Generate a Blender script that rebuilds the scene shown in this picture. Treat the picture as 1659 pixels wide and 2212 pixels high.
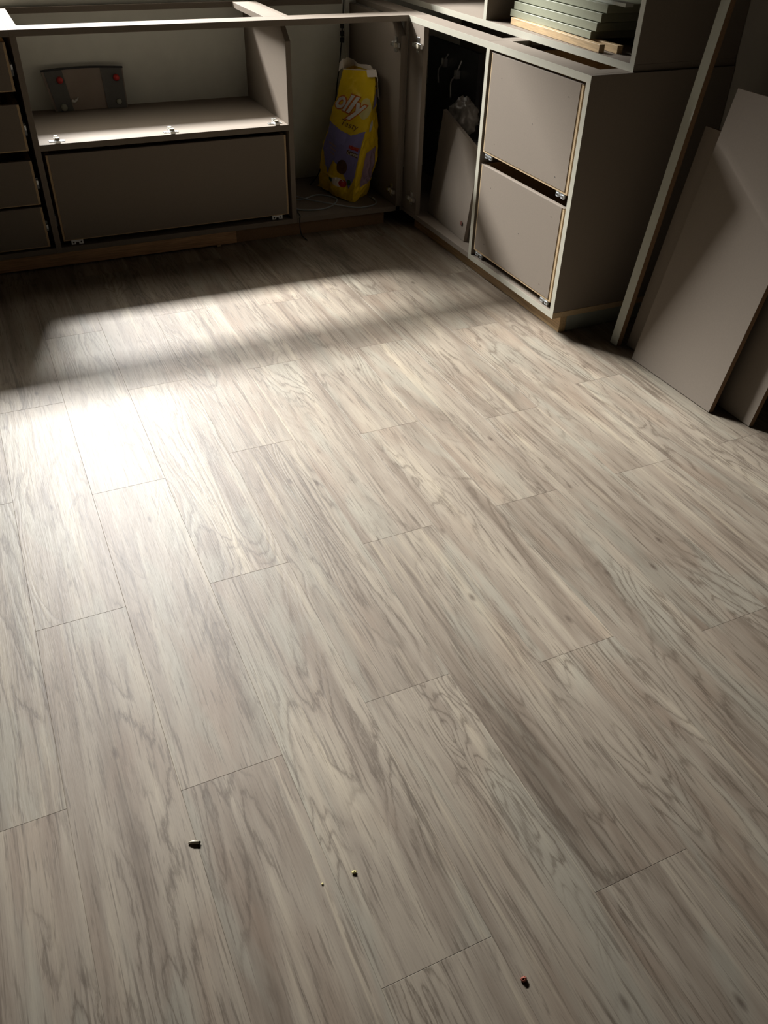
import bpy, bmesh, math, random
from mathutils import Vector, Matrix, noise as mnoise
random.seed(7)
for o in list(bpy.data.objects): bpy.data.objects.remove(o)
sc = bpy.context.scene
COL = sc.collection

# ------------------------------------------------------------------ camera
cd = bpy.data.cameras.new('camera'); cam = bpy.data.objects.new('camera', cd); COL.objects.link(cam)
cr = Vector((0.908852, -0.416286, 0.026350)); cu = Vector((0.238725, 0.570916, 0.785535)); cf = Vector((0.342051, 0.707645, -0.618256))
cam.matrix_world = Matrix(((cr.x, cu.x, -cf.x, -1.64825), (cr.y, cu.y, -cf.y, -3.33265), (cr.z, cu.z, -cf.z, 1.27450), (0, 0, 0, 1)))
cd.sensor_fit = 'HORIZONTAL'; cd.sensor_width = 36.0; cd.lens = 1790.08 / 1659 * 36.0
cd.clip_start = 0.02
sc.camera = cam

# ------------------------------------------------------------------ world, light, exposure
w = bpy.data.worlds.new('world'); sc.world = w; w.use_nodes = True
bg = w.node_tree.nodes['Background']; bg.inputs[0].default_value = (0.75, 0.86, 1.0, 1); bg.inputs[1].default_value = 0.05
def window_light(name, x0, x1, z0, z1, y, power, color):
    l = bpy.data.lights.new(name, 'AREA'); l.shape = 'RECTANGLE'; l.size = x1 - x0; l.size_y = z1 - z0
    l.energy = power; l.color = color
    o = bpy.data.objects.new(name, l); COL.objects.link(o)
    o.location = ((x0 + x1) / 2, y, (z0 + z1) / 2); o.rotation_euler = (-math.pi / 2, 0, 0)   # faces -y, into the room
    return o
WX0, WX1, WZ0, WZM, WZ1, WY = -2.95, -0.45, 1.10, 3.34, 4.00, 3.60
window_light('daylight_upper_window', WX0, WX1, WZM, WZ1, WY - .03, 1800, (1.0, 0.993, 0.978))
window_light('daylight_lower_window', WX0, WX1, WZ0, WZM - .05, WY - .03, 10, (0.93, 0.97, 1.0))
vs = sc.view_settings
vs.view_transform = 'Standard'; vs.look = 'None'; vs.gamma = 1.0; vs.use_curve_mapping = False; vs.exposure = 0.0

# ------------------------------------------------------------------ materials
def new_mat(name):
    m = bpy.data.materials.new(name); m.use_nodes = True
    nt = m.node_tree; b = nt.nodes['Principled BSDF']
    return m, nt, b
def N(nt, typ, **kw):
    n = nt.nodes.new(typ)
    for k, v in kw.items(): setattr(n, k, v)
    return n
def simple(name, col, rough=.5, metal=0, var=.06, scale=30, bump=0, stretch=None):
    m, nt, b = new_mat(name)
    tc = N(nt, 'ShaderNodeTexCoord'); no = N(nt, 'ShaderNodeTexNoise'); no.inputs['Scale'].default_value = scale
    no.inputs['Detail'].default_value = 4
    src = tc.outputs['Object']
    if stretch:
        mp = N(nt, 'ShaderNodeMapping'); mp.inputs['Scale'].default_value = stretch
        nt.links.new(src, mp.inputs[0]); src = mp.outputs[0]
    nt.links.new(src, no.inputs['Vector'])
    r = N(nt, 'ShaderNodeValToRGB')
    r.color_ramp.elements[0].position = .3; r.color_ramp.elements[1].position = .7
    r.color_ramp.elements[0].color = tuple(c * (1 - var) for c in col) + (1,)
    r.color_ramp.elements[1].color = tuple(min(1, c * (1 + var)) for c in col) + (1,)
    nt.links.new(no.outputs['Fac'], r.inputs[0]); nt.links.new(r.outputs[0], b.inputs['Base Color'])
    b.inputs['Roughness'].default_value = rough; b.inputs['Metallic'].default_value = metal
    if bump:
        bp = N(nt, 'ShaderNodeBump'); bp.inputs['Strength'].default_value = bump; bp.inputs['Distance'].default_value = .001
        nt.links.new(no.outputs['Fac'], bp.inputs['Height']); nt.links.new(bp.outputs[0], b.inputs['Normal'])
    return m
M = {}
M['mdf'] = simple('taupe_melamine', (.222, .188, .153), .6, var=.03, scale=220, bump=.05)
M['mdf'].node_tree.nodes['Principled BSDF'].inputs['Specular IOR Level'].default_value = .08
M['band'] = simple('pale_edge_band', (.44, .425, .35), .45, var=.02, scale=150)
M['raw'] = simple('raw_mdf', (.50, .37, .215), .85, var=.12, scale=400)
M['rawdark'] = simple('raw_mdf_brown', (.25, .15, .08), .85, var=.15, scale=300)
M['pine'] = simple('pine_strip', (.50, .33, .18), .6, var=.22, scale=9, stretch=(2, 2, 30))
M['pinex'] = simple('pine_strip_x', (.45, .27, .14), .6, var=.25, scale=9, stretch=(1.2, 30, 30))
M['piney'] = simple('pine_strip_y', (.46, .32, .165), .6, var=.22, scale=9, stretch=(30, 1.2, 30))
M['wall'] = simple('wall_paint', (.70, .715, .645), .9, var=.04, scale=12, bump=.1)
M['darkwall'] = simple('low_bounce_paint', (.15, .136, .118), .9, var=.04, scale=12)  # invented dark tone for the unseen room, keeps bounced light low
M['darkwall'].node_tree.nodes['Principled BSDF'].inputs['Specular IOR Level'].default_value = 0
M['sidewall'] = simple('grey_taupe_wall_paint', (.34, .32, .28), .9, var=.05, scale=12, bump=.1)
M['steel'] = simple('nickel_steel', (.62, .62, .6), .28, 1.0, var=.08, scale=60)
M['zinc'] = simple('zinc_clip', (.70, .74, .76), .45, .6, var=.08, scale=60)
M['dark'] = simple('dark_void', (.012, .011, .01), .8, var=.1)
M['screw'] = simple('screw_hole', (.03, .025, .02), .8, var=.1)
M['nylon'] = simple('clear_nylon', (.50, .46, .36), .35, var=.06)
M['cream'] = simple('cream_profile', (.27, .28, .195), .55, var=.08, scale=40, stretch=(30, 1, 30))
M['white'] = simple('white_board', (.55, .57, .5), .5, var=.03)
M['greyboard'] = simple('grey_green_board', (.30, .32, .28), .6, var=.05)
M['black'] = simple('black_plastic', (.02, .02, .022), .5, var=.1)
M['cable'] = simple('grey_cable', (.32, .36, .38), .45, var=.08)
M['smoke'] = simple('smoked_plastic', (.13, .13, .122), .35, var=.1, scale=14)
M['smoke2'] = simple('brown_plastic', (.30, .25, .205), .45, var=.06, scale=14)
M['red'] = simple('red_knob', (.50, .03, .025), .4, var=.1)
M['knob'] = simple('grey_green_knob', (.34, .36, .29), .4, var=.1)
M['whiteplastic'] = simple('white_plastic', (.7, .7, .66), .45, var=.05)
M['yellow'] = simple('yellow_bag', (.80, .56, .012), .42, var=.10, scale=10, bump=.3)
M['bagwhite'] = simple('bag_inside_white', (.72, .66, .58), .7, var=.05, scale=20)
M['purple'] = simple('print_purple', (.24, .22, .48), .45, var=.08, scale=14)
M['lilac'] = simple('print_lilac', (.36, .25, .33), .5, var=.06)
M['orange'] = simple('print_orange', (.62, .16, .02), .45, var=.05)
M['printwhite'] = simple('print_white', (.72, .70, .64), .45, var=.04)
M['cream2'] = simple('print_cream', (.72, .64, .26), .45, var=.05)
M['brownprint'] = simple('print_brown', (.10, .045, .015), .5, var=.1)
M['redprint'] = simple('print_red', (.42, .02, .02), .5, var=.1)
M['greenprint'] = simple('print_green', (.03, .11, .03), .5, var=.1)
M['glass'] = None
m, nt, b = new_mat('window_glass'); b.inputs['Transmission Weight'].default_value = 1; b.inputs['Roughness'].default_value = .02; b.inputs['IOR'].default_value = 1.45; b.inputs['Base Color'].default_value = (.96, .98, 1, 1); M['glass'] = m
m, nt, b = new_mat('thin_white_plastic'); b.inputs['Base Color'].default_value = (.24, .225, .205, 1); b.inputs['Roughness'].default_value = .35; b.inputs['Subsurface Weight'].default_value = 0; M['sack'] = m

# ---- wood-look plank
def plank_material():
    m, nt, b = new_mat('wood_look_plank'); L = nt.links.new
    tc = N(nt, 'ShaderNodeTexCoord'); oi = N(nt, 'ShaderNodeObjectInfo')
    rnd = N(nt, 'ShaderNodeVectorMath', operation='SCALE'); rnd.inputs[0].default_value = (37.1, 91.7, 53.3)
    L(oi.outputs['Random'], rnd.inputs['Scale'])
    co = N(nt, 'ShaderNodeVectorMath', operation='ADD'); L(tc.outputs['Object'], co.inputs[0]); L(rnd.outputs[0], co.inputs[1])
    def noise(scale3, sc_=1.0, det=3, rough=.55, dist=0, vec=None):
        mp = N(nt, 'ShaderNodeMapping'); mp.inputs['Scale'].default_value = scale3; L(vec or co.outputs[0], mp.inputs[0])
        n = N(nt, 'ShaderNodeTexNoise'); n.inputs['Scale'].default_value = sc_; n.inputs['Detail'].default_value = det
        n.inputs['Roughness'].default_value = rough; n.inputs['Distortion'].default_value = dist; L(mp.outputs[0], n.inputs['Vector'])
        return n.outputs['Fac']
    def math_(op, a, b_=None, c=None, clamp=False):
        n = N(nt, 'ShaderNodeMath', operation=op); n.use_clamp = clamp
        for i, v in enumerate((a, b_, c)):
            if v is None: continue
            if isinstance(v, (int, float)): n.inputs[i].default_value = v
            else: L(v, n.inputs[i])
        return n.outputs[0]
    def ramp(f, *els):
        r = N(nt, 'ShaderNodeValToRGB'); cr_ = r.color_ramp
        while len(cr_.elements) < len(els): cr_.elements.new(.5)
        for e, (p, c) in zip(cr_.elements, els): e.position = p; e.color = (c + (1,)) if len(c) == 3 else c
        L(f, r.inputs[0]); return r.outputs[0]
    def mix(f, a, b_, mode='MIX'):
        n = N(nt, 'ShaderNodeMix', data_type='RGBA', blend_type=mode); n.clamp_factor = True
        if isinstance(f, (int, float)): n.inputs[0].default_value = f
        else: L(f, n.inputs[0])
        for i, v in ((6, a), (7, b_)):
            if isinstance(v, tuple): n.inputs[i].default_value = v + (1,)
            else: L(v, n.inputs[i])
        return n.outputs[2]
    g = (lambda v: (v, v, v))
    # broad colour zones along the plank
    s1 = noise((17, 1.15, 1), 1, 4, .55, .9)
    base = ramp(s1, (.28, (.195, .152, .112)), (.41, (.285, .23, .174)), (.52, (.35, .293, .226)), (.63, (.41, .348, .265)), (.76, (.50, .425, .318)))
    # grey-green pools and warmer tints
    s2 = noise((9, 1.9, 1), 1, 3, .55, .8)
    base = mix(math_('MULTIPLY', ramp(s2, (.53, g(0.)), (.63, g(1.))), .5), base, (.365, .345, .275))
    s2b = noise((6, 1.6, 1), 1.7, 2, .5, .3)
    base = mix(math_('MULTIPLY', ramp(s2b, (.53, g(0.)), (.68, g(1.))), .38), base, (.30, .212, .148))
    # cathedral figure: contour lines of a stretched height field, ragged along the grain
    h = noise((7.5, 1.25, 1), 1, 2.0, .45, 1.0)
    jag = noise((110, 16, 1), 1, 5, .7, .4)
    ring = math_('PINGPONG', math_('ADD', math_('MULTIPLY', h, 30.0), math_('MULTIPLY', jag, 2.2)), 1.0)
    line = ramp(ring, (.0, g(1.)), (.14, g(.6)), (.36, g(.12)), (.7, g(0.)))
    pres = ramp(noise((5, 1.5, 1), 1.3, 3, .5), (.45, g(0.)), (.58, g(1.)))
    fig = math_('MULTIPLY', math_('MULTIPLY', line, pres), .72)
    base = mix(fig, base, (.125, .093, .066))
    # dark flowing streaks and pale ribbons
    st = noise((40, 1.5, 1), 1, 6, .68, 1.4)
    base = mix(math_('MULTIPLY', ramp(st, (.57, g(0.)), (.66, g(1.))), .62), base, (.125, .096, .070))
    lt = noise((30, .9, 1), 1.13, 4, .55, .5)
    base = mix(math_('MULTIPLY', ramp(lt, (.60, g(0.)), (.69, g(1.))), .5), base, (.54, .46, .335))
    # dashes and fine fibres
    ds_ = noise((170, 8, 1), 1, 3, .6, .4)
    base = mix(math_('MULTIPLY', ramp(ds_, (.56, g(0.)), (.66, g(1.))), .55), base, (.125, .096, .07))
    fb = noise((520, 14, 1), 1, 2, .6)
    base = mix(math_('MULTIPLY', ramp(fb, (.50, g(0.)), (.72, g(1.))), .26), base, (.15, .12, .09))
    # short dark ticks and small knots
    vo = N(nt, 'ShaderNodeTexVoronoi'); vm = N(nt, 'ShaderNodeMapping'); vm.inputs['Scale'].default_value = (16, 6.5, 1)
    L(co.outputs[0], vm.inputs[0]); L(vm.outputs[0], vo.inputs['Vector']); vo.inputs['Scale'].default_value = 1
    kn = ramp(vo.outputs['Distance'], (.03, g(1.)), (.12, g(0.)))
    sel = N(nt, 'ShaderNodeSeparateColor'); L(vo.outputs['Color'], sel.inputs[0])
    kn = math_('MULTIPLY', kn, math_('GREATER_THAN', sel.outputs[0], .66))
    base = mix(math_('MULTIPLY', kn, .7), base, (.085, .058, .042))
    # plank to plank tone
    tone = math_('ADD', math_('MULTIPLY', oi.outputs['Random'], .10), .78)
    hv = N(nt, 'ShaderNodeHueSaturation'); L(base, hv.inputs['Color']); L(tone, hv.inputs['Value']); hv.inputs['Saturation'].default_value = .97
    L(hv.outputs[0], b.inputs['Base Color'])
    # embossed grain
    hs = math_('ADD', math_('ADD', math_('MULTIPLY', ring, .5), math_('MULTIPLY', fb, .5)), math_('MULTIPLY', ds_, 1.2))
    bp = N(nt, 'ShaderNodeBump'); bp.inputs['Strength'].default_value = .30; bp.inputs['Distance'].default_value = .0008
    L(hs, bp.inputs['Height']); L(bp.outputs[0], b.inputs['Normal'])
    ro = math_('ADD', math_('MULTIPLY', fb, .10), .42)
    L(ro, b.inputs['Roughness'])
    b.inputs['Specular IOR Level'].default_value = .21
    return m
M['plank'] = plank_material()

# ------------------------------------------------------------------ helpers
WORLD = {}
def origin(p): return WORLD.get(p.name, Vector((0, 0, 0))) if p else Vector((0, 0, 0))
def link(name, me, mat, parent=None, at=None):
    """link a mesh whose vertices are in world space; the object's origin goes to `at` (world)"""
    o = bpy.data.objects.new(name, me); COL.objects.link(o)
    if at is None: at = origin(parent) if parent else Vector((0, 0, 0))
    at = Vector(at)
    me.transform(Matrix.Translation(-at))
    if parent: o.parent = parent; o.location = at - origin(parent)
    else: o.location = at
    WORLD[o.name] = at
    if mat and not me.materials: me.materials.append(M[mat] if isinstance(mat, str) else mat)
    return o
def bm_obj(name, bm, mat, parent=None, at=None, smooth=False):
    me = bpy.data.meshes.new(name)
    bmesh.ops.recalc_face_normals(bm, faces=bm.faces[:])
    bm.to_mesh(me); bm.free()
    if smooth:
        for p in me.polygons: p.use_smooth = True
    return link(name, me, mat, parent, at)
def add_box(bm, x0, x1, y0, y1, z0, z1, bev=.0008, mi=0):
    r = bmesh.ops.create_cube(bm, size=1)
    for v in r['verts']:
        v.co = Vector(((x0 + x1) / 2 + v.co.x * (x1 - x0), (y0 + y1) / 2 + v.co.y * (y1 - y0), (z0 + z1) / 2 + v.co.z * (z1 - z0)))
    fs = set(f for v in r['verts'] for f in v.link_faces)
    for f in fs: f.material_index = mi
    if bev:
        es = list(set(e for v in r['verts'] for e in v.link_edges))
        bmesh.ops.bevel(bm, geom=es, offset=bev, segments=1, affect='EDGES')
def box(name, x0, x1, y0, y1, z0, z1, mat, parent=None, bev=.0008):
    bm = bmesh.new(); add_box(bm, min(x0, x1), max(x0, x1), min(y0, y1), max(y0, y1), z0, z1, bev)
    at = None if parent else ((x0 + x1) / 2, (y0 + y1) / 2, z0)
    return bm_obj(name, bm, mat, parent, at)
def prism(bm, pts, vec, bev=0):
    """extrude polygon pts (world) along vec"""
    vec = Vector(vec); a = [bm.verts.new(p) for p in pts]; b_ = [bm.verts.new(Vector(p) + vec) for p in pts]
    n = len(pts); fs = [bm.faces.new(a), bm.faces.new(b_[::-1])]
    for i in range(n): fs.append(bm.faces.new((a[i], b_[i], b_[(i + 1) % n], a[(i + 1) % n])))
    if bev:
        bmesh.ops.bevel(bm, geom=list(set(e for f in fs for e in f.edges)), offset=bev, segments=1, affect='EDGES')
def tube_bm(bm, pts, r, seg=8, cap=True):
    pts = [Vector(p) for p in pts]; rings = []
    up = Vector((0, 0, 1))
    for i, p in enumerate(pts):
        d = (pts[min(i + 1, len(pts) - 1)] - pts[max(i - 1, 0)]).normalized()
        s = d.cross(up)
        if s.length < 1e-3: s = d.cross(Vector((1, 0, 0)))
        s.normalize(); t = s.cross(d)
        rr = r[i] if isinstance(r, (list, tuple)) else r
        rings.append([bm.verts.new(p + rr * (math.cos(2 * math.pi * k / seg) * s + math.sin(2 * math.pi * k / seg) * t)) for k in range(seg)])
    for a, b_ in zip(rings, rings[1:]):
        for k in range(seg): bm.faces.new((a[k], a[(k + 1) % seg], b_[(k + 1) % seg], b_[k]))
    if cap: bm.faces.new(rings[0]); bm.faces.new(rings[-1][::-1])
def spline(pts, n=8):
    pts = [Vector(p) for p in pts]; out = []
    for i in range(len(pts) - 1):
        p0, p1, p2, p3 = pts[max(i - 1, 0)], pts[i], pts[i + 1], pts[min(i + 2, len(pts) - 1)]
        for k in range(n):
            t = k / n
            out.append(.5 * ((2 * p1) + (p2 - p0) * t + (2 * p0 - 5 * p1 + 4 * p2 - p3) * t * t + (3 * p1 - p0 - 3 * p2 + p3) * t ** 3))
    out.append(pts[-1]); return out
def disc_bm(bm, c, nrm, r, h, seg=14):
    nrm = Vector(nrm).normalized(); tube_bm(bm, [Vector(c), Vector(c) + nrm * h], r, seg)
def thing(name, label, cat, loc, group=None):
    o = bpy.data.objects.new(name, None); COL.objects.link(o); o.location = loc; o.empty_display_size = .05
    WORLD[o.name] = Vector(loc); tag(o, label, cat, group); return o
def tag(o, label, cat, group=None):
    o['label'] = label; o['category'] = cat
    if group: o['group'] = group
    return o
def struct(o, label=None):
    o['kind'] = 'structure'
    if label: o['label'] = label
    return o

# ------------------------------------------------------------------ room shell
ZT, ZB, T = .8045, .0565, .0204            # carcass top, carcass underside, board thickness
RX0, RX1, RY0, RY1, RH = -3.4, .54, -4.6, WY, 4.2
YW = .5285                                 # face of the low wall behind the back cabinets
bm = bmesh.new(); add_box(bm, RX0, -1.85, YW, YW + .12, 0, 2.25, 0); add_box(bm, -1.85, -.50, YW, YW + .12, 0, .84, 0); add_box(bm, -.50, RX1, YW, YW + .12, 0, 1.20, 0)  # left part, out of view, added at full height to dim the left floor
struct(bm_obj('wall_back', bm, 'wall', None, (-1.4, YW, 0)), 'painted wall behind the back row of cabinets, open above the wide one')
bm = bmesh.new(); add_box(bm, RX0, -.90, YW, YW + .12, 2.06, RH, 0); add_box(bm, -.90, RX1, YW, YW + .12, 1.80, RH, 0)  # unseen header, heights shaped to dim the near floor and right cabinet tops
struct(bm_obj('wall_shade_header', bm, 'darkwall', None, (-1.4, YW, 1.80)), 'unseen wall above the opening, stepped in height to shade the near floor and right cabinets')
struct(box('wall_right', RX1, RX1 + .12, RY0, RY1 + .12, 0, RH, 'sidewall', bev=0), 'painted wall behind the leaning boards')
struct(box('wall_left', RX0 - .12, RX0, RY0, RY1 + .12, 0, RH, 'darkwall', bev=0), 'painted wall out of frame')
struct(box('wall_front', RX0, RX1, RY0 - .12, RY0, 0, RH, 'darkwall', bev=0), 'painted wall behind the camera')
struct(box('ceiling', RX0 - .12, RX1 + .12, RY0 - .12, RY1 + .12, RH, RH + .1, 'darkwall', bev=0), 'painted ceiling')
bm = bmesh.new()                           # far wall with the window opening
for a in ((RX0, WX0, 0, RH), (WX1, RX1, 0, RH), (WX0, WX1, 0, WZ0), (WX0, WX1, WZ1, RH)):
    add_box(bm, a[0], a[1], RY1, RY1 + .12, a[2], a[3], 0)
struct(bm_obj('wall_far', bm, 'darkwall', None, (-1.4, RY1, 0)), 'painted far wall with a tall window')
bm = bmesh.new()
for a in ((WX0, WX0 + .04, WZ0, WZ1), (WX1 - .04, WX1, WZ0, WZ1), (WX0, WX1, WZ0, WZ0 + .04), (WX0, WX1, WZ1 - .04, WZ1), (WX0, WX1, WZM - .04, WZM)):
    add_box(bm, a[0], a[1], RY1 + .03, RY1 + .08, a[2], a[3], .002)
win = struct(bm_obj('window_1', bm, 'white', None, ((WX0 + WX1) / 2, RY1 + .03, WZ0)), 'white framed window over the back cabinets')
box('pane', WX0 + .04, WX1 - .04, RY1 + .05, RY1 + .055, WZ0 + .04, WZM - .04, 'glass', win, 0)
box('pane', WX0 + .04, WX1 - .04, RY1 + .05, RY1 + .055, WZM, WZ1 - .04, 'glass', win, 0)

# floor: sub-base and every plank
PW, PL, SX0 = .184, .9215, .0641
fl = struct(box('floor', RX0, RX1, RY0, RY1, -.06, -.006, 'darkwall', bev=0), 'grey brown wood look plank flooring')
joint = {-11: -1.483, -10: -1.037, -9: -1.526, -8: -1.037, -7: -1.478, -6: -1.045, -5: -1.525, -4: -1.04, -3: -1.588, -2: -1.042, -1: -1.516, 0: -1.035}
k0 = math.floor((RX0 - SX0) / PW); k1 = math.floor((RX1 - SX0) / PW)
for k in range(k0, k1 + 1):
    x0 = max(SX0 + k * PW, RX0) + .0001; x1 = min(SX0 + (k + 1) * PW, RX1) - .0001
    if x1 - x0 < .01: continue
    j = joint.get(k, (-1.04 if k % 2 == 0 else -1.5) + random.uniform(-.03, .03))
    n = math.floor((RY0 - j) / PL)
    while j + n * PL < YW:
        y0 = max(j + n * PL, RY0) + .0002; y1 = min(j + (n + 1) * PL, YW) - .0002; n += 1
        if y1 - y0 < .02: continue
        bm = bmesh.new(); c = ((x0 + x1) / 2, (y0 + y1) / 2, -.006)
        dz = random.uniform(-.0001, .0)
        a = [bm.verts.new((x, y, -.006)) for x, y in ((x0, y0), (x1, y0), (x1, y1), (x0, y1))]
        e = .0004
        b1 = [bm.verts.new((x, y, dz - .0002)) for x, y in ((x0, y0), (x1, y0), (x1, y1), (x0, y1))]
        t1 = [bm.verts.new((x, y, dz)) for x, y in ((x0 + e, y0 + e), (x1 - e, y0 + e), (x1 - e, y1 - e), (x0 + e, y1 - e))]
        bm.faces.new(a)
        for q_ in range(4):
            bm.faces.new((a[q_], a[(q_ + 1) % 4], b1[(q_ + 1) % 4], b1[q_])); bm.faces.new((b1[q_], b1[(q_ + 1) % 4], t1[(q_ + 1) % 4], t1[q_]))
        bm.faces.new(t1)
        bm_obj('plank', bm, 'plank', fl, c)
struct(box('floor_far', RX0, RX1, YW + .12, RY1, -.05, 0, 'darkwall', bev=0), 'grey floor beyond the low wall')

# ------------------------------------------------------------------ cabinet builders
def side_x(name, x0, y0, y1, parent, z0=ZB, z1=ZT - T, cham=True, mat='mdf'):
    """panel in a plane of constant x, with the top front corner cut off under the rail; pale band on its front edge"""
    bm = bmesh.new()
    prof = [(y0, z0), (y1, z0), (y1, z1), (y0 + .057, z1), (y0, z1 - .05)] if cham else [(y0, z0), (y1, z0), (y1, z1), (y0, z1)]
    prism(bm, [(x0, y, z) for y, z in prof], (T, 0, 0), .0007)
    return bm_obj(name, bm, mat, parent)
def side_y(name, y0, x0, x1, parent, z0, z1, mat='mdf'):
    return box(name, x0, x1, y0, y0 + T, z0, z1, mat, parent)
def drawer_x(parent, x0, x1, z0, z1, y=.004, clips=True, depth=.45, side_clip=False, low=.0):
    """drawer whose front faces -y"""
    bm = bmesh.new(); t = .016
    add_box(bm, x0, x1, y + .0015, y + t, z0, z1, .001)
    add_box(bm, x0, x0 + t, y + t, y + depth, z0, z1 - low, .001); add_box(bm, x1 - t, x1, y + t, y + depth, z0, z1 - low, .001)
    add_box(bm, x0 + t, x1 - t, y + t, y + depth, z0 + .01, z0 + .016, 0); add_box(bm, x0 + t, x1 - t, y + depth - t, y + depth, z0 + .016, z1 - low, 0)
    d = bm_obj('drawer', bm, 'raw', parent)
    box('face', x0 + .008, x1 - .008, y - .0005, y + .0014, z0 + .004, z1, 'mdf', d, .0004)
    box('top_edge', x0 + .001, x1 - .001, y - .0004, y + t, z1, z1 + .0012, 'mdf', d, .0003)
    if clips:
        for cx in (x0 + .05, x1 - .05): clip_x(d, cx, y + .006, z0)
    if side_clip: 
        box('slide_clip', x1 + .001, x1 + .008, y + .004, y + .02, (z0 + z1) / 2 - .008, (z0 + z1) / 2 + .008, 'zinc', d)
    for sx in (x0 - .0125, x1 + .0015):
        box('slide', sx, sx + .011, y + .09, y + depth, z0 + .03, z0 + .07, 'zinc', d)
    return d
def clip_bm(bm, f):
    """zinc locking clip: two lobes joined by a web, f maps (a along the front, b outwards, c up)"""
    def bx(a0, a1, b0, b1, c0, c1):
        r = bmesh.ops.create_cube(bm, size=1)
        for v in r['verts']: v.co = f((a0 + a1) / 2 + v.co.x * (a1 - a0), (b0 + b1) / 2 + v.co.y * (b1 - b0), (c0 + c1) / 2 + v.co.z * (c1 - c0))
    bx(-.022, -.006, 0, .006, -.017, 0); bx(.006, .022, 0, .006, -.017, 0); bx(-.006, .006, .001, .005, -.010, 0)
    bx(-.017, -.011, -.002, 0, -.012, -.006); bx(.011, .017, -.002, 0, -.012, -.006)
def clip_x(d, cx, y, z):
    bm = bmesh.new(); clip_bm(bm, lambda a, b_, c: Vector((cx + a, y + b_, z + c)))
    o = bm_obj('slide_clip', bm, 'zinc', d)
    for s in (-.014, .014):
        bm = bmesh.new(); disc_bm(bm, (cx + s, y - .003, z - .009), (0, 1, 0), .0032, .002, 10); bm_obj('clip_hole', bm, 'screw', d)
def drawer_y(parent, y0, y1, z0, z1, x=.003, depth=.45, openz=0):
    """drawer whose front faces -x; y0 < y1"""
    bm = bmesh.new(); t = .016
    add_box(bm, x + .0015, x + t, y0, y1, z0, z1, .001)
    add_box(bm, x + t, x + depth, y0, y0 + t, z0, z1, .001); add_box(bm, x + t, x + depth, y1 - t, y1, z0, z1, .001)
    add_box(bm, x + t, x + depth, y0 + t, y1 - t, z0 + .01, z0 + .016, 0); add_box(bm, x + depth - t, x + depth, y0 + t, y1 - t, z0 + .016, z1, 0)
    d = bm_obj('drawer', bm, 'raw', parent)
    box('face', x - .0005, x + .0014, y0 + .013, y1 - .009, z0 + .008, z1, 'mdf', d, .0004)
    box('top_edge', x - .0004, x + t, y0 + .001, y1 - .001, z1, z1 + .0012, 'mdf', d, .0003)
    for cy in (y0 + .04, y1 - .035):
        bm = bmesh.new(); clip_bm(bm, lambda a, b_, c: Vector((x + .004 + b_, cy + a, z0 + c)))
        bm_obj('slide_clip', bm, 'zinc', d)
        for s in (-.014, .014):
            bm = bmesh.new(); disc_bm(bm, (x + .0015, cy + s, z0 - .009), (1, 0, 0), .0032, .002, 10); bm_obj('clip_hole', bm, 'screw', d)
    for sy in (y0 - .0125, y1 + .0015):
        box('slide', x + .02, x + depth, sy, sy + .011, z0 - .012, z0 + .03, 'steel', d)
    for (u, v) in ((.14, .12), (.86, .14), (.45, .5), (.12, .86), (.85, .8)):
        bm = bmesh.new(); disc_bm(bm, (x - .0009, y0 + (y1 - y0) * u, z0 + (z1 - z0) * v), (1, 0, 0), .0016, .0006, 8); bm_obj('screw_hole', bm, 'screw', d)
    return d
def cup_hinge(parent, c, out, up):
    """T shaped hinge plate lying on a panel: c world point, out = panel normal, up = direction towards the front edge"""
    out = Vector(out); up = Vector(up); side = out.cross(up)
    def bx(bm, a0, a1, b0, b1, c0, c1):
        r = bmesh.ops.create_cube(bm, size=1)
        for v in r['verts']:
            a, b_, h = (a0 + a1) / 2 + v.co.x * (a1 - a0), (b0 + b1) / 2 + v.co.y * (b1 - b0), (c0 + c1) / 2 + v.co.z * (c1 - c0)
            v.co = Vector(c) + side * a + up * b_ + out * h
        bmesh.ops.bevel(bm, geom=list(set(e for v in r['verts'] for e in v.link_edges)), offset=.0006, segments=1, affect='EDGES')
    bm = bmesh.new()
    bx(bm, -.027, .027, -.011, .011, 0, .0022); bx(bm, -.0085, .0085, -.016, .040, .0022, .011)
    bx(bm, -.006, .006, -.022, -.006, .011, .016)
    o = bm_obj('hinge_plate', bm, 'steel', parent)
    bm = bmesh.new(); p = Vector(c) + up * .024 + out * .011
    disc_bm(bm, p, out, .009, .007, 14); bm_obj('damper', bm, 'nylon', parent)
    for s in (-.02, .02):
        bm = bmesh.new(); disc_bm(bm, Vector(c) + side * s + up * .004 + out * .002, out, .0032, .0014, 10); bm_obj('screw', bm, 'steel', parent)

# ------------------------------------------------------------------ back row
XA, XB = -.4905, -1.4431
DS = YW - .001
# drawer unit at the left end
XL = -1.985
u1 = thing('base_cabinet', 'taupe base cabinet with four stacked unfinished drawers left of the open shelf', 'cabinet', ((XL + XB) / 2, .25, 0))
side_x('side_panel', XL, 0, DS, u1, cham=False)
box('bottom_panel', XL + T, XB - T, 0, DS, ZB, ZB + T, 'mdf', u1)
box('top_rail', XL, XB - T, 0, .088, ZT - T, ZT, 'mdf', u1)
box('cross_rail', -1.62, XB - T, .088, DS - .02, ZT - T, ZT, 'mdf', u1)
box('rear_rail', XL, XB - T, DS - .02, DS, ZT - T, ZT, 'mdf', u1)
for z0, z1 in ((.621, .769), (.429, .58), (.242, .396), (.084, .232)):
    drawer_x(u1, XL + T + .014, -1.481, z0, z1, clips=False, side_clip=True)
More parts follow.
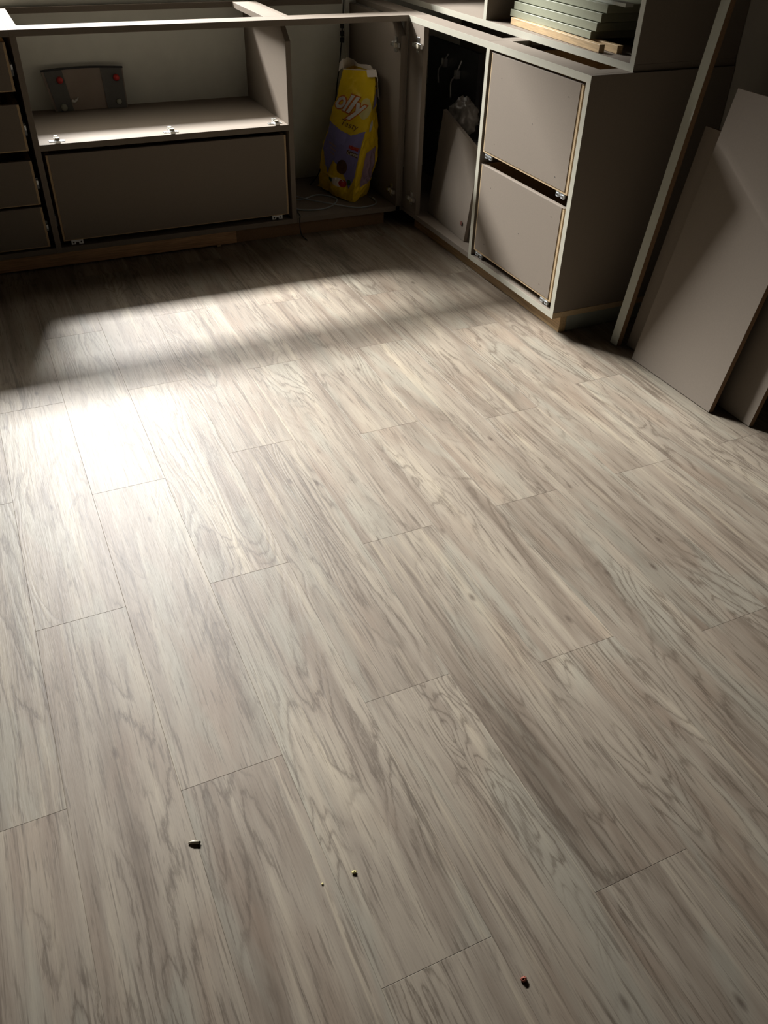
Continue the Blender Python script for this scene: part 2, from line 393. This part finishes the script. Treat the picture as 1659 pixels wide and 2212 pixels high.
# open shelf over one wide drawer
u2 = thing('base_cabinet', 'wide taupe base cabinet with open shelf above one big unfinished drawer', 'cabinet', ((XA + XB) / 2, .25, 0))
side_x('side_panel', XB - T, 0, DS, u2, cham=False)
side_x('side_panel', XA - T, 0, DS, u2)
box('bottom_panel', XB, XA - T, 0, DS, ZB, ZB + T, 'mdf', u2)
sh = box('shelf', XB, XA - T, 0, DS, .4245, .4455, 'mdf', u2)
for hx in (-1.379, -.967, -.556): cup_hinge(sh, (hx, .036, .4455), (0, 0, 1), (0, -1, 0))
box('top_rail', XB - T, XA, 0, .088, ZT - T, ZT, 'mdf', u2)
box('cross_rail', XB - T, XB + .014, .088, DS - .02, ZT - T, ZT, 'mdf', u2)
box('cross_rail', -.560, XA, .088, DS - .02, ZT - T, ZT, 'mdf', u2)
box('rear_rail', XB - T, XA, DS - .02, DS, ZT - T, ZT, 'mdf', u2)
drawer_x(u2, -1.431, -.523, .097, .4085)
# corner unit with the bag
u3 = thing('base_cabinet', 'open taupe corner cabinet holding the yellow bag', 'cabinet', (XA / 2, .25, 0))
box('bottom_panel', XA, -.0004, 0, DS, ZB, ZB + T, 'mdf', u3)
sp = side_x('side_panel', -.0308, 0, DS, u3)
box('filler_strip', -.0102, -.0004, 0, T, ZB + T, ZT - T, 'mdf', u3)
box('top_rail', XA, -.0004, 0, .095, ZT - T, ZT, 'mdf', u3)
box('cross_rail', XA, XA + .028, .095, DS - .02, ZT - T, ZT, 'mdf', u3)
box('rear_rail', XA + .028, -.075, DS - .02, DS, ZT - T, ZT, 'mdf', u3)
for hz in (.70, .135): cup_hinge(sp, (-.0308, .045, hz), (-1, 0, 0), (0, -1, 0))
# plinths under the back row
pf = thing('plinth_board', 'raw reddish pine plinth board under the wide drawer', 'plinth', (-1.37, .01, 0))
box('board', XL, -.757, .0015, .0165, .007, ZB - .0005, 'pinex', pf)
box('support_block', -.842, -.826, .002, .016, 0, .007, 'raw', pf)
tag(box('plinth_board', -.756, -.077, .022, .037, 0, ZB - .0005, 'rawdark'), 'dark brown plinth board under the corner cabinet with the bag', 'plinth')

# ------------------------------------------------------------------ right row
YD, YE, RD = -.6203, -1.1916, .538         # drawer opening left inner edge, near end, depth
u4 = thing('base_cabinet', 'open taupe cabinet with dark interior and loose panel inside', 'cabinet', (.27, -.2, 0))
box('bottom_panel', .0004, RD, YD + T, DS, ZB, ZB + T, 'mdf', u4)
fs = box('filler_panel', .0004, T, -.133, -.0004, ZB + T, ZT - T, 'mdf', u4)
box('cross_rail', .082, .16, YD + T, -.560, ZT - T, ZT, 'mdf', u4)
box('top_rail', .0008, .082, YD + T, -.0004, ZT - T, ZT, 'mdf', u4)
box('edge_band', 0, .0008, YD + T, -.0004, ZT - T, ZT, 'band', u4, 0)
box('top_rail', .0004, .082, -.0004, DS, ZT - T, ZT, 'mdf', u4)
box('back_panel', RD - .006, RD, YD + T, DS, ZB + T, ZT - T, 'mdf', u4, 0)
for hz in (.715, .135): cup_hinge(fs, (.0004, -.088, hz), (-1, 0, 0), (0, -1, 0))
u5 = thing('base_cabinet', 'taupe base cabinet with two big unfinished drawers beside the leaning boards', 'cabinet', (.27, (YD + YE) / 2, 0))
side_y('side_panel', YE, .0006, RD, u5, ZB + T + .0005, ZT, 'mdf')
box('edge_band', -.0006, .0006, YE, YE + T, ZB + T, ZT, 'band', u5, 0)
box('bottom_panel', 0, RD, YE, YD + T, ZB, ZB + T - .0002, 'raw', u5, .0004)
box('edge_band', -.0008, .0, YE, YD + T, ZB, ZB + T, 'band', u5, 0)
box('bottom_face', 0.0, RD, YE + T, YD, ZB + T - .0002, ZB + T + .0006, 'mdf', u5, 0)
box('top_rail', .0008, .082, YE + T, YD + T, ZT - T, ZT, 'mdf', u5)
box('edge_band', 0, .0008, YE + T, YD + T, ZT - T, ZT, 'band', u5, 0)
box('cross_rail', .082, .16, -.628, YD + T, ZT - T, ZT, 'mdf', u5)
side_y('side_panel', YD, .0006, RD, u5, ZB + T, ZT - T, 'mdf')
box('edge_band', -.0002, .0006, YD, YD + T, ZB + T, ZT - T, 'band', u5, 0)
box('cross_rail', .082, .16, YE + T, -1.118, ZT - T, ZT, 'mdf', u5)
box('back_panel', RD - .006, RD, YE + T, YD, ZB + T, ZT - T, 'mdf', u5, 0)
drawer_y(u5, -1.158, -.6305, .458, .775)
drawer_y(u5, -1.158, -.6305, .101, .417)
pf2 = tag(box('plinth_board', .035, .062, YE + .001, -.06, 0, ZB - .0005, 'piney'), 'pale pine plinth strip under the two drawer cabinet', 'plinth')
tag(box('plinth_return', .064, RD, YE + .003, YE + .018, 0, ZB - .0005, 'greyboard'), 'grey green plinth return under the end panel of the drawer cabinet', 'plinth')

# upper open unit standing on the right row
HX, HZ = .150, ZT
u6 = thing('hutch_cabinet', 'tall open taupe upper cabinet standing on the right row of cabinets', 'cabinet', (.35, -.35, ZT))
box('bottom_panel', HX, RD, YE + .006, DS, HZ, HZ + T, 'mdf', u6)
box('edge_band', HX - .0008, HX, YE + .006, DS, HZ, HZ + T, 'band', u6, 0)
side_y('side_panel', YE + .006, HX + .0006, RD, u6, HZ + T, 1.62, 'mdf')
box('edge_band', HX - .0008, HX + .0006, YE + .006, YE + .006 + T, HZ + T, 1.62, 'band', u6, 0)
side_y('divider', -.328, HX + .0006, RD, u6, HZ + T, 1.60, 'mdf')
box('edge_band', HX - .0008, HX + .0006, -.328, -.328 + T, HZ + T, 1.60, 'band', u6, 0)
side_y('side_panel', DS - T, HX, RD, u6, HZ + T, 1.62, 'mdf')
box('back_panel', RD - .008, RD, YE + .006 + T, DS - T, HZ + T, 1.60, 'mdf', u6, 0)
box('top_panel', HX, RD, YE + .006 + T, DS - T, 1.60, 1.62, 'mdf', u6)
box('shelf', HX + .02, RD - .008, YE + .006 + T, -.328, 1.20, 1.22, 'mdf', u6)
box('shelf', HX + .02, RD - .008, -.328 + T, DS - T, 1.20, 1.22, 'mdf', u6)

# things lying in the upper unit
ZS = HZ + T + .0006
def bar(name, a, b_, wdt, h, mat, z):
    """straight bar from a to b (front lower edge), width to +x, height h"""
    a = Vector((a[0], a[1], z)); b_ = Vector((b_[0], b_[1], z)); d = (b_ - a).normalized(); s = Vector((-d.y, d.x, 0))
    if s.x < 0: s = -s
    bm = bmesh.new(); prism(bm, [a, a + s * wdt, a + s * wdt + Vector((0, 0, h)), a + Vector((0, 0, h))], b_ - a, .0008)
    return bm_obj(name, bm, mat, None, (a + b_) / 2)
tag(bar('wood_batten', (.158, -1.0), (.188, -.435), .02, .022, 'piney', ZS), 'raw pine batten under the pale board stack, along the shelf front edge', 'wood batten', 'battens under the board stack')
tag(bar('wood_batten', (.204, -1.03), (.226, -.39), .02, .022, 'piney', ZS), 'raw pine batten under the pale board stack, deeper and reaching nearer the end panel', 'wood batten', 'battens under the board stack')
labs = ['bottom pale green board of the stack, resting on the pine battens', 'second pale green board from the bottom of the stack',
        'third pale green board from the bottom of the stack', 'pale green board just under the white strip of the stack']
zz = ZS + .0222
for i, (xa, ya, yb, h) in enumerate(((.190, -.405, -.905, .021), (.193, -.42, -.925, .0235), (.198, -.435, -.935, .0235), (.204, -.455, -.950, .023))):
    tag(bar('panel_board', (xa, yb), (xa + .012, ya), .25, h, 'cream', zz), labs[i], 'board', 'pale boards stacked in the upper cabinet'); zz += h + .0022
tag(bar('white_strip', (.222, -1.01), (.224, -.50), .03, .010, 'white', zz - .002), 'thin white strip lying on top of the pale board stack', 'strip')

# ------------------------------------------------------------------ boards leaning at the right
def leaner(name, x0, slope, y0, y1, ztop, th, mat, label, edge=None, cat='board', group=None):
    L_ = Vector((slope, 0, 1)); Nn = Vector((1, 0, -slope)).normalized() * th
    e = thing(name, label, cat, (x0, (y0 + y1) / 2, 0), group)
    off = Vector((0, 0, -Nn.z))       # keep the back bottom edge on the floor
    base = Vector((x0, 0, 0)) + off * 0
    a = Vector((x0, y0, 0)); b_ = Vector((x0, y1, 0)); up = L_ * ztop
    lift = Vector((0, 0, max(0, -Nn.z)))
    skin = Nn * .06
    bm = bmesh.new(); prism(bm, [a + lift + skin, b_ + lift + skin, b_ + up + lift + skin, a + up + lift + skin], Nn - skin, .0005)
    bm_obj('core', bm, edge or 'rawdark', e)
    bm = bmesh.new(); prism(bm, [a + lift, b_ + lift, b_ + up + lift, a + up + lift], skin, .0)
    bm_obj('face', bm, mat, e)
    return e
leaner('batten', .159, .134, -1.355, -1.3205, 2.05, .02, 'white', 'long narrow pale edged batten leaning beside the cabinet end panel', cat='batten')
leaner('panel', .196, .165, -1.545, -1.362, .684, .018, 'mdf', 'short taupe panel leaning behind the wide board, beside the long batten', cat='panel')
leaner('panel', .151, .195, -1.814, -1.448, .80, .018, 'mdf', 'wide taupe panel leaning in front of the other boards', cat='panel')
leaner('panel', .207, .185, -1.921, -1.56, .74, .018, 'mdf', 'taupe panel leaning behind the wide board, showing a narrow strip past its raw edge', cat='panel')

# ------------------------------------------------------------------ loose panel and bits inside the open right cabinet
e = thing('offcut_panel', 'loose taupe offcut panel with a slanted top leaning inside the dark cabinet', 'panel', (.06, -.35, ZB + T))
bm = bmesh.new(); zf = ZB + T + .0005
prism(bm, [(.040, -.490, zf + .0), (.066, -.12, zf), (.112, -.12, .485), (.088, -.472, .405)], (.017, .003, .0), .0006)
bm_obj('face', bm, 'mdf', e)
bm = bmesh.new(); disc_bm(bm, (.0478, -.447, .137), (-1, .09, .1), .0085, .0016, 14); bm_obj('plug_hole', bm, simple('hole_red_brown', (.12, .035, .02), .7), e)
def blob(name, c, r, mat, seed, parent=None, amp=.35):
    bm = bmesh.new(); bmesh.ops.create_icosphere(bm, subdivisions=4, radius=1)
    for v in bm.verts:
        d = v.co.normalized(); n = mnoise.noise(d * 2.3 + Vector((seed, 0, 0))) + .5 * mnoise.noise(d * 6 + Vector((0, seed, 0)))
        s = 1 + amp * n; v.co = Vector((c[0] + d.x * r[0] * s, c[1] + d.y * r[1] * s, max(c[2] + d.z * r[2] * s, c[2] - r[2] * .9)))
    return bm_obj(name, bm, mat, parent, (c[0], c[1], c[2] - r[2] * .9), smooth=True)
e2 = thing('storage_box', 'small dark box inside the open cabinet carrying the white plastic sack', 'box', (.235, -.075, ZB + T))
box('body', .17, .298, -.17, .02, ZB + T + .0005, .36, 'smoke', e2, .004)
box('lid', .166, .302, -.174, .024, .36, .372, 'black', e2, .003)
tag(blob('plastic_sack', (.236, -.075, .436), (.052, .075, .072), 'sack', 3.1), 'crumpled white plastic sack inside the dark cabinet', 'sack')
e3 = thing('added_dark_board', 'added upright board, coloured black for the shaded cabinet depth, carrying two bent metal rails', 'board', (.325, .2, ZB + T))
box('board', .318, .336, -.02, .43, ZB + T + .0005, .66, 'black', e3)  # added to carry the rails; its black stands in for interior shade
for (cx, cy, cz), k in (((.300, .255, .55), 1), ((.300, .135, .525), 1.25)):
    bm = bmesh.new(); tube_bm(bm, spline([(cx + .014, cy - .02, cz + .07 * k), (cx, cy, cz + .03), (cx - .012, cy + .015, cz), (cx - .006, cy + .02, cz - .05 * k)], 6), .004, 8)
    h = bm_obj('metal_rail', bm, 'steel', e3, smooth=True)
    box('cup', cx - .004, cx + .018, cy - .012, cy + .01, cz + .015, cz + .05, 'steel', h, .002)

# ------------------------------------------------------------------ smoked plastic piece on the open shelf
zsf = .4455
e = thing('smoked_plastic_tray', 'smoked grey plastic tray with red and grey round feet standing against the wall', 'tray', (-1.19, .5, zsf))
def pt(u, v, d=0):       # u 0..1 across, v 0..1 up; slightly bowed and leaning back on the wall
    x = -1.325 + .285 * u - .026 * (1 - u) * (v ** 1.0) + .004 * u * v
    z = zsf + .001 + .146 * v + .006 * math.sin(math.pi * u) * v
    y = .487 + .022 * v + .006 * math.sin(math.pi * u) - d
    return Vector((x, y, z))
def sheet(name, u0, u1, v0, v1, d0, d1, mat, parent, nu=10, nv=6, edge=None):
    bm = bmesh.new(); g = {}
    for k, d in enumerate((d0, d1)):
        for i in range(nu + 1):
            for j in range(nv + 1):
                u = u0 + (u1 - u0) * i / nu; v = v0 + (v1 - v0) * j / nv
                g[k, i, j] = bm.verts.new(pt(u, v, d))
    for i in range(nu):
        for j in range(nv):
            for k in (0, 1): bm.faces.new((g[k, i, j], g[k, i + 1, j], g[k, i + 1, j + 1], g[k, i, j + 1]))
    for i in range(nu):
        for j in (0, nv): bm.faces.new((g[0, i, j], g[0, i + 1, j], g[1, i + 1, j], g[1, i, j]))
    for j in range(nv):
        for i in (0, nu): bm.faces.new((g[0, i, j], g[0, i, j + 1], g[1, i, j + 1], g[1, i, j]))
    return bm_obj(name, bm, mat, parent, smooth=False)
sheet('shell', 0, 1, 0, 1, 0, .010, 'smoke2', e)
sheet('dark_band', .03, .25, .0, .985, .0105, .014, 'smoke', e); sheet('dark_band', .72, .985, .0, .985, .0105, .014, 'smoke', e)
sheet('top_lip', 0, 1, .965, 1.01, .0105, .018, 'black', e, nv=1)
for u, v, r, mt in ((.19, .74, .0125, 'red'), (.90, .74, .0125, 'red'), (.13, .10, .013, 'knob'), (.885, .16, .010, 'knob')):
    bm = bmesh.new(); p = pt(u, v, .0141); tube_bm(bm, [p, p + Vector((0, -.008, 0)), p + Vector((0, -.013, 0)), p + Vector((0, -.015, 0))], [r, r, r * .75, r * .3], 16)
    bm_obj('round_foot', bm, mt, e, smooth=True)
bm = bmesh.new(); p = pt(.26, .24, .016); tube_bm(bm, spline([p, p + Vector((.012, -.004, -.002)), p + Vector((.026, -.004, .012))], 5), [.006] * 4 + [.005] * 4 + [.002] * 3, 8); bm_obj('white_hook', bm, 'whiteplastic', e, smooth=True)

# ------------------------------------------------------------------ yellow bag
ZF = ZB + T
A = [(-.262, .345, ZF + .012), (-.25, .352, .19), (-.216, .35, .307), (-.181, .34, .42), (-.156, .33, .512), (-.147, .32, .567)]
B = [(-.196, .100, ZF + .002), (-.183, .095, .184), (-.149, .10, .324), (-.110, .115, .419), (-.088, .125, .506), (-.083, .135, .590)]
C_ = [(-.092, .205, ZF + .002), (-.062, .160, .195), (-.056, .150, .328), (-.053, .165, .42), (-.053, .18, .50), (-.056, .19, .575)]
D_ = [(-.150, .40, ZF + .006), (-.120, .42, .19), (-.105, .41, .307), (-.09, .39, .42), (-.085, .365, .512), (-.085, .34, .575)]
def edge(L_, s):
    s = max(0, min(.9999, s)) * 5; i = int(s); t = s - i
    p0, p1, p2, p3 = (Vector(L_[max(i - 1, 0)]), Vector(L_[i]), Vector(L_[i + 1]), Vector(L_[min(i + 2, 5)]))
    return .5 * ((2 * p1) + (p2 - p0) * t + (2 * p0 - 5 * p1 + 4 * p2 - p3) * t * t + (3 * p1 - p0 - 3 * p2 + p3) * t ** 3)
LOOP = [A, B, C_, D_]
def bag(u, s, off=0):
    """u 0..4 around (0-1 front, 1-2 side), s 0..1 up"""
    u = u % 4; i = int(u); t = u - i
    p = edge(LOOP[i], s).lerp(edge(LOOP[(i + 1) % 4], s), t)
    c = sum((edge(q_, s) for q_ in LOOP), Vector()) / 4
    n = (p - c); n.z = 0
    if n.length > 1e-6: n.normalize()
    bulge = .010 * math.sin(math.pi * t) * math.sin(math.pi * min(1, s * 1.05 + .05)) * (1 if i in (0, 2) else .2)
    cr_ = .009 * mnoise.noise(Vector((p.x * 16, p.y * 16, p.z * 12))) + .0035 * (1 - 2 * abs(mnoise.noise(Vector((p.x * 38, p.y * 38, p.z * 24 + 7)))))
    if s < .16: cr_ *= 2.2
    q_ = p + n * (bulge + cr_ + off)
    q_.z = max(q_.z, ZF + .0008)
    q_.x = min(q_.x, -.0345)
    return q_
bg_ = thing('pet_food_bag', 'crumpled yellow paper bag with purple panels and white lettering in the corner cabinet', 'bag', (-.17, .25, ZF))
bm = bmesh.new(); NU, NS = 112, 100
vv = [[bm.verts.new(bag(4 * i / NU, j / NS)) for j in range(NS + 1)] for i in range(NU)]
for i in range(NU):
    for j in range(NS): bm.faces.new((vv[i][j], vv[(i + 1) % NU][j], vv[(i + 1) % NU][j + 1], vv[i][j + 1]))
bm.faces.new([vv[i][0] for i in range(NU)])
bm_obj('paper_body', bm, 'yellow', bg_)
# torn white rim folded outwards
bm = bmesh.new(); K = 60; r0, r1, r2 = [], [], []
for i in range(K + 1):
    u = 4 * i / K
    base = bag(u, 1.0); c = sum((edge(q_, 1) for q_ in LOOP), Vector()) / 4
    n = base - c; n.z = 0; n.normalize()
    jg = .010 * mnoise.noise(Vector((u * 3.1, 2.2, 0))) + .006 * mnoise.noise(Vector((u * 9, 5, 0)))
    um = u % 4
    hgt = .016 + jg + (.022 * max(0, math.cos((um - 3.85) * 1.5)) if um > 2.7 else 0)
    drop = 0
    if um < .95: hgt = .003 + .5 * abs(jg)
    if .95 <= um <= 2.2: drop = .085 * min(1, (um - .95) / .55); hgt = .008
    top = base + Vector((0, 0, hgt)) + n * .004
    low = top + n * (.016 + .5 * abs(jg)) + Vector((0, 0, -.022 - drop + jg))
    low.x = min(low.x, -.0335); top.x = min(top.x, -.036)
    r0.append(bm.verts.new(base)); r1.append(bm.verts.new(top)); r2.append(bm.verts.new(low))
for i in range(K):
    bm.faces.new((r0[i], r0[i + 1], r1[i + 1], r1[i]))
    if .7 < (4 * i / K) % 4 < 2.3 or (4 * i / K) % 4 > 3.2: bm.faces.new((r1[i], r1[i + 1], r2[i + 1], r2[i]))
bm_obj('torn_rim', bm, 'bagwhite', bg_)
def decal(name, polys, mat, off, cuts=7):
    """flat print on the bag: polygons in (u, s)"""
    bm = bmesh.new()
    for pl_ in polys: bm.faces.new([bm.verts.new((a, b_, 0)) for a, b_ in pl_])
    bmesh.ops.triangulate(bm, faces=bm.faces[:])
    for _ in range(cuts):
        es = [e_ for e_ in bm.edges if e_.calc_length() > .022]
        if not es: break
        bmesh.ops.subdivide_edges(bm, edges=es, cuts=1); bmesh.ops.triangulate(bm, faces=bm.faces[:])
    for v in bm.verts: v.co = bag(v.co.x, v.co.y, off + .0008)
    return bm_obj(name, bm, mat, bg_)
def text_decal(name, body, u0, s0, du, ds, mat, off, shear=.25, grow=0, tilt=0):
    cu_ = bpy.data.curves.new('t', 'FONT'); cu_.body = body; cu_.size = 1; cu_.shear = shear; cu_.offset = grow; cu_.resolution_u = 3
    o = bpy.data.objects.new('t', cu_); COL.objects.link(o)
    dg = bpy.context.evaluated_depsgraph_get(); me = bpy.data.meshes.new_from_object(o.evaluated_get(dg))
    bpy.data.objects.remove(o); bpy.data.curves.remove(cu_)
    bm = bmesh.new(); bm.from_mesh(me); bpy.data.meshes.remove(me)
    for v in bm.verts: v.co = Vector((u0 + v.co.x * du, s0 + v.co.y * ds + tilt * v.co.x, 0))
    for _ in range(4):
        es = [e_ for e_ in bm.edges if e_.calc_length() > .022]
        if not es: break
        bmesh.ops.subdivide_edges(bm, edges=es, cuts=1); bmesh.ops.triangulate(bm, faces=bm.faces[:])
    for v in bm.verts: v.co = bag(v.co.x, v.co.y, off + .0008)
    return bm_obj(name, bm, mat, bg_)
def ell(cx, cy, rx, ry, n=20, a0=0): return [(cx + rx * math.cos(a0 + 2 * math.pi * k / n), cy + ry * math.sin(a0 + 2 * math.pi * k / n)) for k in range(n)]
decal('print_panel', [[(.03, .50), (.42, .455), (.66, .435), (.66, .20), (.50, .24), (.40, .26), (.30, .16), (.03, .30)]], 'purple', .0012)
decal('print_panel', [[(.66, .435), (.98, .485), (.96, .20), (.86, .11), (.74, .17), (.66, .20)]], 'purple', .0012)
decal('print_halo', [ell(.82, .66, .16, .09)], 'cream2', .0012)
text_decal('print_word', 'olly', .015, .610, .50, .20, 'orange', .0020, .38, .072, -.012)
text_decal('print_word', 'olly', .015, .610, .50, .20, 'printwhite', .0030, .38, .028, -.012)
text_decal('print_word', 'Tasty', .34, .495, .19, .065, 'brownprint', .0016, .2, -.005, -.008)
decal('print_band', [[(.68, .375), (.92, .365), (.92, .345), (.68, .355)]], 'redprint', .0018)
decal('print_band', [[(.66, .345), (.94, .332), (.94, .310), (.66, .323)]], 'brownprint', .0018)
text_decal('print_word', 'Carne', .70, .360, .10, .026, 'orange', .0024, .1, .0, -.001)
text_decal('print_word', 'Cereais', .68, .323, .085, .026, 'printwhite', .0024, 0, .0, -.002)
for a in range(3): decal('print_line', [[(.16 + .05 * a, .36 - .028 * a), (.42, .352 - .028 * a), (.42, .340 - .028 * a), (.16 + .05 * a, .348 - .028 * a)]], 'lilac', .0018)
decal('print_bowl', [ell(.62, .235, .12, .045)], 'brownprint', .0020)
decal('print_bowl', [ell(.60, .135, .15, .028)], 'bagwhite', .0020)
decal('print_bowl', [ell(.70, .135, .09, .026)], 'redprint', .0026)
decal('print_leaf', [ell(.84, .155, .05, .020)], 'greenprint', .0020); decal('print_leaf', [ell(.44, .135, .03, .016)], 'greenprint', .0024)
decal('print_side_panel', [[(1.25, .83), (1.8, .84), (1.8, .68), (1.25, .66)]], 'purple', .0014)
decal('print_side_panel', [[(1.3, .33), (1.85, .35), (1.9, .15), (1.3, .12)]], 'lilac', .0014)
decal('date_stamp', [[(1.0, .875), (1.35, .865), (1.35, .85), (1.0, .86)]], 'black', .0016)
decal('print_side_mark', [ell(1.3, .52, .12, .05)], 'printwhite', .0016)

# ------------------------------------------------------------------ cables
def cable(name, pts, r, mat, label, parts=None):
    pts = spline(pts, 8); z0 = min(p.z for p in pts); c = sum(pts, Vector()) / len(pts)
    bm = bmesh.new(); tube_bm(bm, pts, r, 8)
    o = bm_obj(name, bm, mat, None, (c.x, c.y, z0), smooth=True); tag(o, label, 'cable'); return o
zc = ZF + .0036
cb = cable('cable', [(-.485, .22, zc), (-.46, .11, zc), (-.42, .074, zc), (-.345, .066, zc), (-.28, .105, zc), (-.245, .17, zc + .002), (-.30, .25, zc), (-.40, .215, zc), (-.47, .27, zc)], .0030, 'cable', 'grey cable looped on the cabinet floor in front of the yellow bag')
cb2 = cable('cable', [(-.415, .255, zc + .0064), (-.36, .17, zc + .0064), (-.285, .085, zc + .0066), (-.205, .032, zc), (-.14, .032, zc), (-.098, .060, zc), (-.088, .12, zc), (-.093, .15, zc)], .0028, 'cable', 'grey cable with a pale plug curling around the bag bottom')
p = thing  # keep name free
bm = bmesh.new(); tube_bm(bm, [(-.0875, .100, zc + .002), (-.0885, .118, zc + .002)], .0045, 10); bm_obj('plug', bm, 'whiteplastic', cb2, smooth=True)
cable('cable', [(-.455, .13, zc), (-.470, .02, zc), (-.480, -.006, zc - .002), (-.4815, -.008, .05), (-.479, -.020, .012), (-.470, -.062, .0022)], .0022, 'black', 'thin black cable hanging over the cabinet edge to the floor')
wr = cable('cable', [(-.057, YW - .004, .81), (-.064, YW - .004, .72), (-.071, YW - .005, .637), (-.080, YW - .004, .55), (-.092, YW - .004, .47), (-.15, .47, .25), (-.22, .44, .12), (-.28, .40, zc)], .0025, 'black', 'black cable running down the wall behind the bag')
for z in (.69, .66, .635): box('cable_tie', -.076, -.060, YW - .012, YW - .001, z, z + .02, 'black', wr, .002)
tag(box('cable_duct', -.052, -.033, YW - .008, YW - .0005, ZF, .800, 'wall', None, .001), 'slim pale cable duct on the wall behind the bag', 'cable duct')

# ------------------------------------------------------------------ crumbs on the floor
def chip(c, r, mat, label, seed, name='debris_chip'):
    o = blob(name, (c[0], c[1], r[2] * .9), r, mat, seed, None, .5); tag(o, label, 'debris'); return o
pg = thing('plastic_offcut', 'tiny clear plastic offcut with a dark hole lying on a plank seam', 'debris', (-1.590, -2.556, 0))
bm = bmesh.new(); tube_bm(bm, [(-1.605, -2.5485, .002), (-1.598, -2.551, .003), (-1.588, -2.5555, .003)], [.001, .003, .003], 10); bm_obj('body', bm, 'nylon', pg, smooth=True)
bm = bmesh.new(); disc_bm(bm, (-1.5878, -2.5557, .0032), (.6, -.5, .6), .0022, .0008, 10); bm_obj('hole', bm, 'dark', pg)
chip((-1.376, -2.704), (.0035, .0025, .002), 'cream2', 'tiny yellow wood crumb on the floor', 1.3)
chip((-1.214, -2.953), (.0045, .0035, .003), simple('red_crumb', (.35, .10, .06), .6), 'tiny red crumb on the floor', 2.3)
chip((-1.429, -2.701), (.0015, .0015, .001), 'cream2', 'minute pale speck on the floor near the yellow crumb', 4.4)
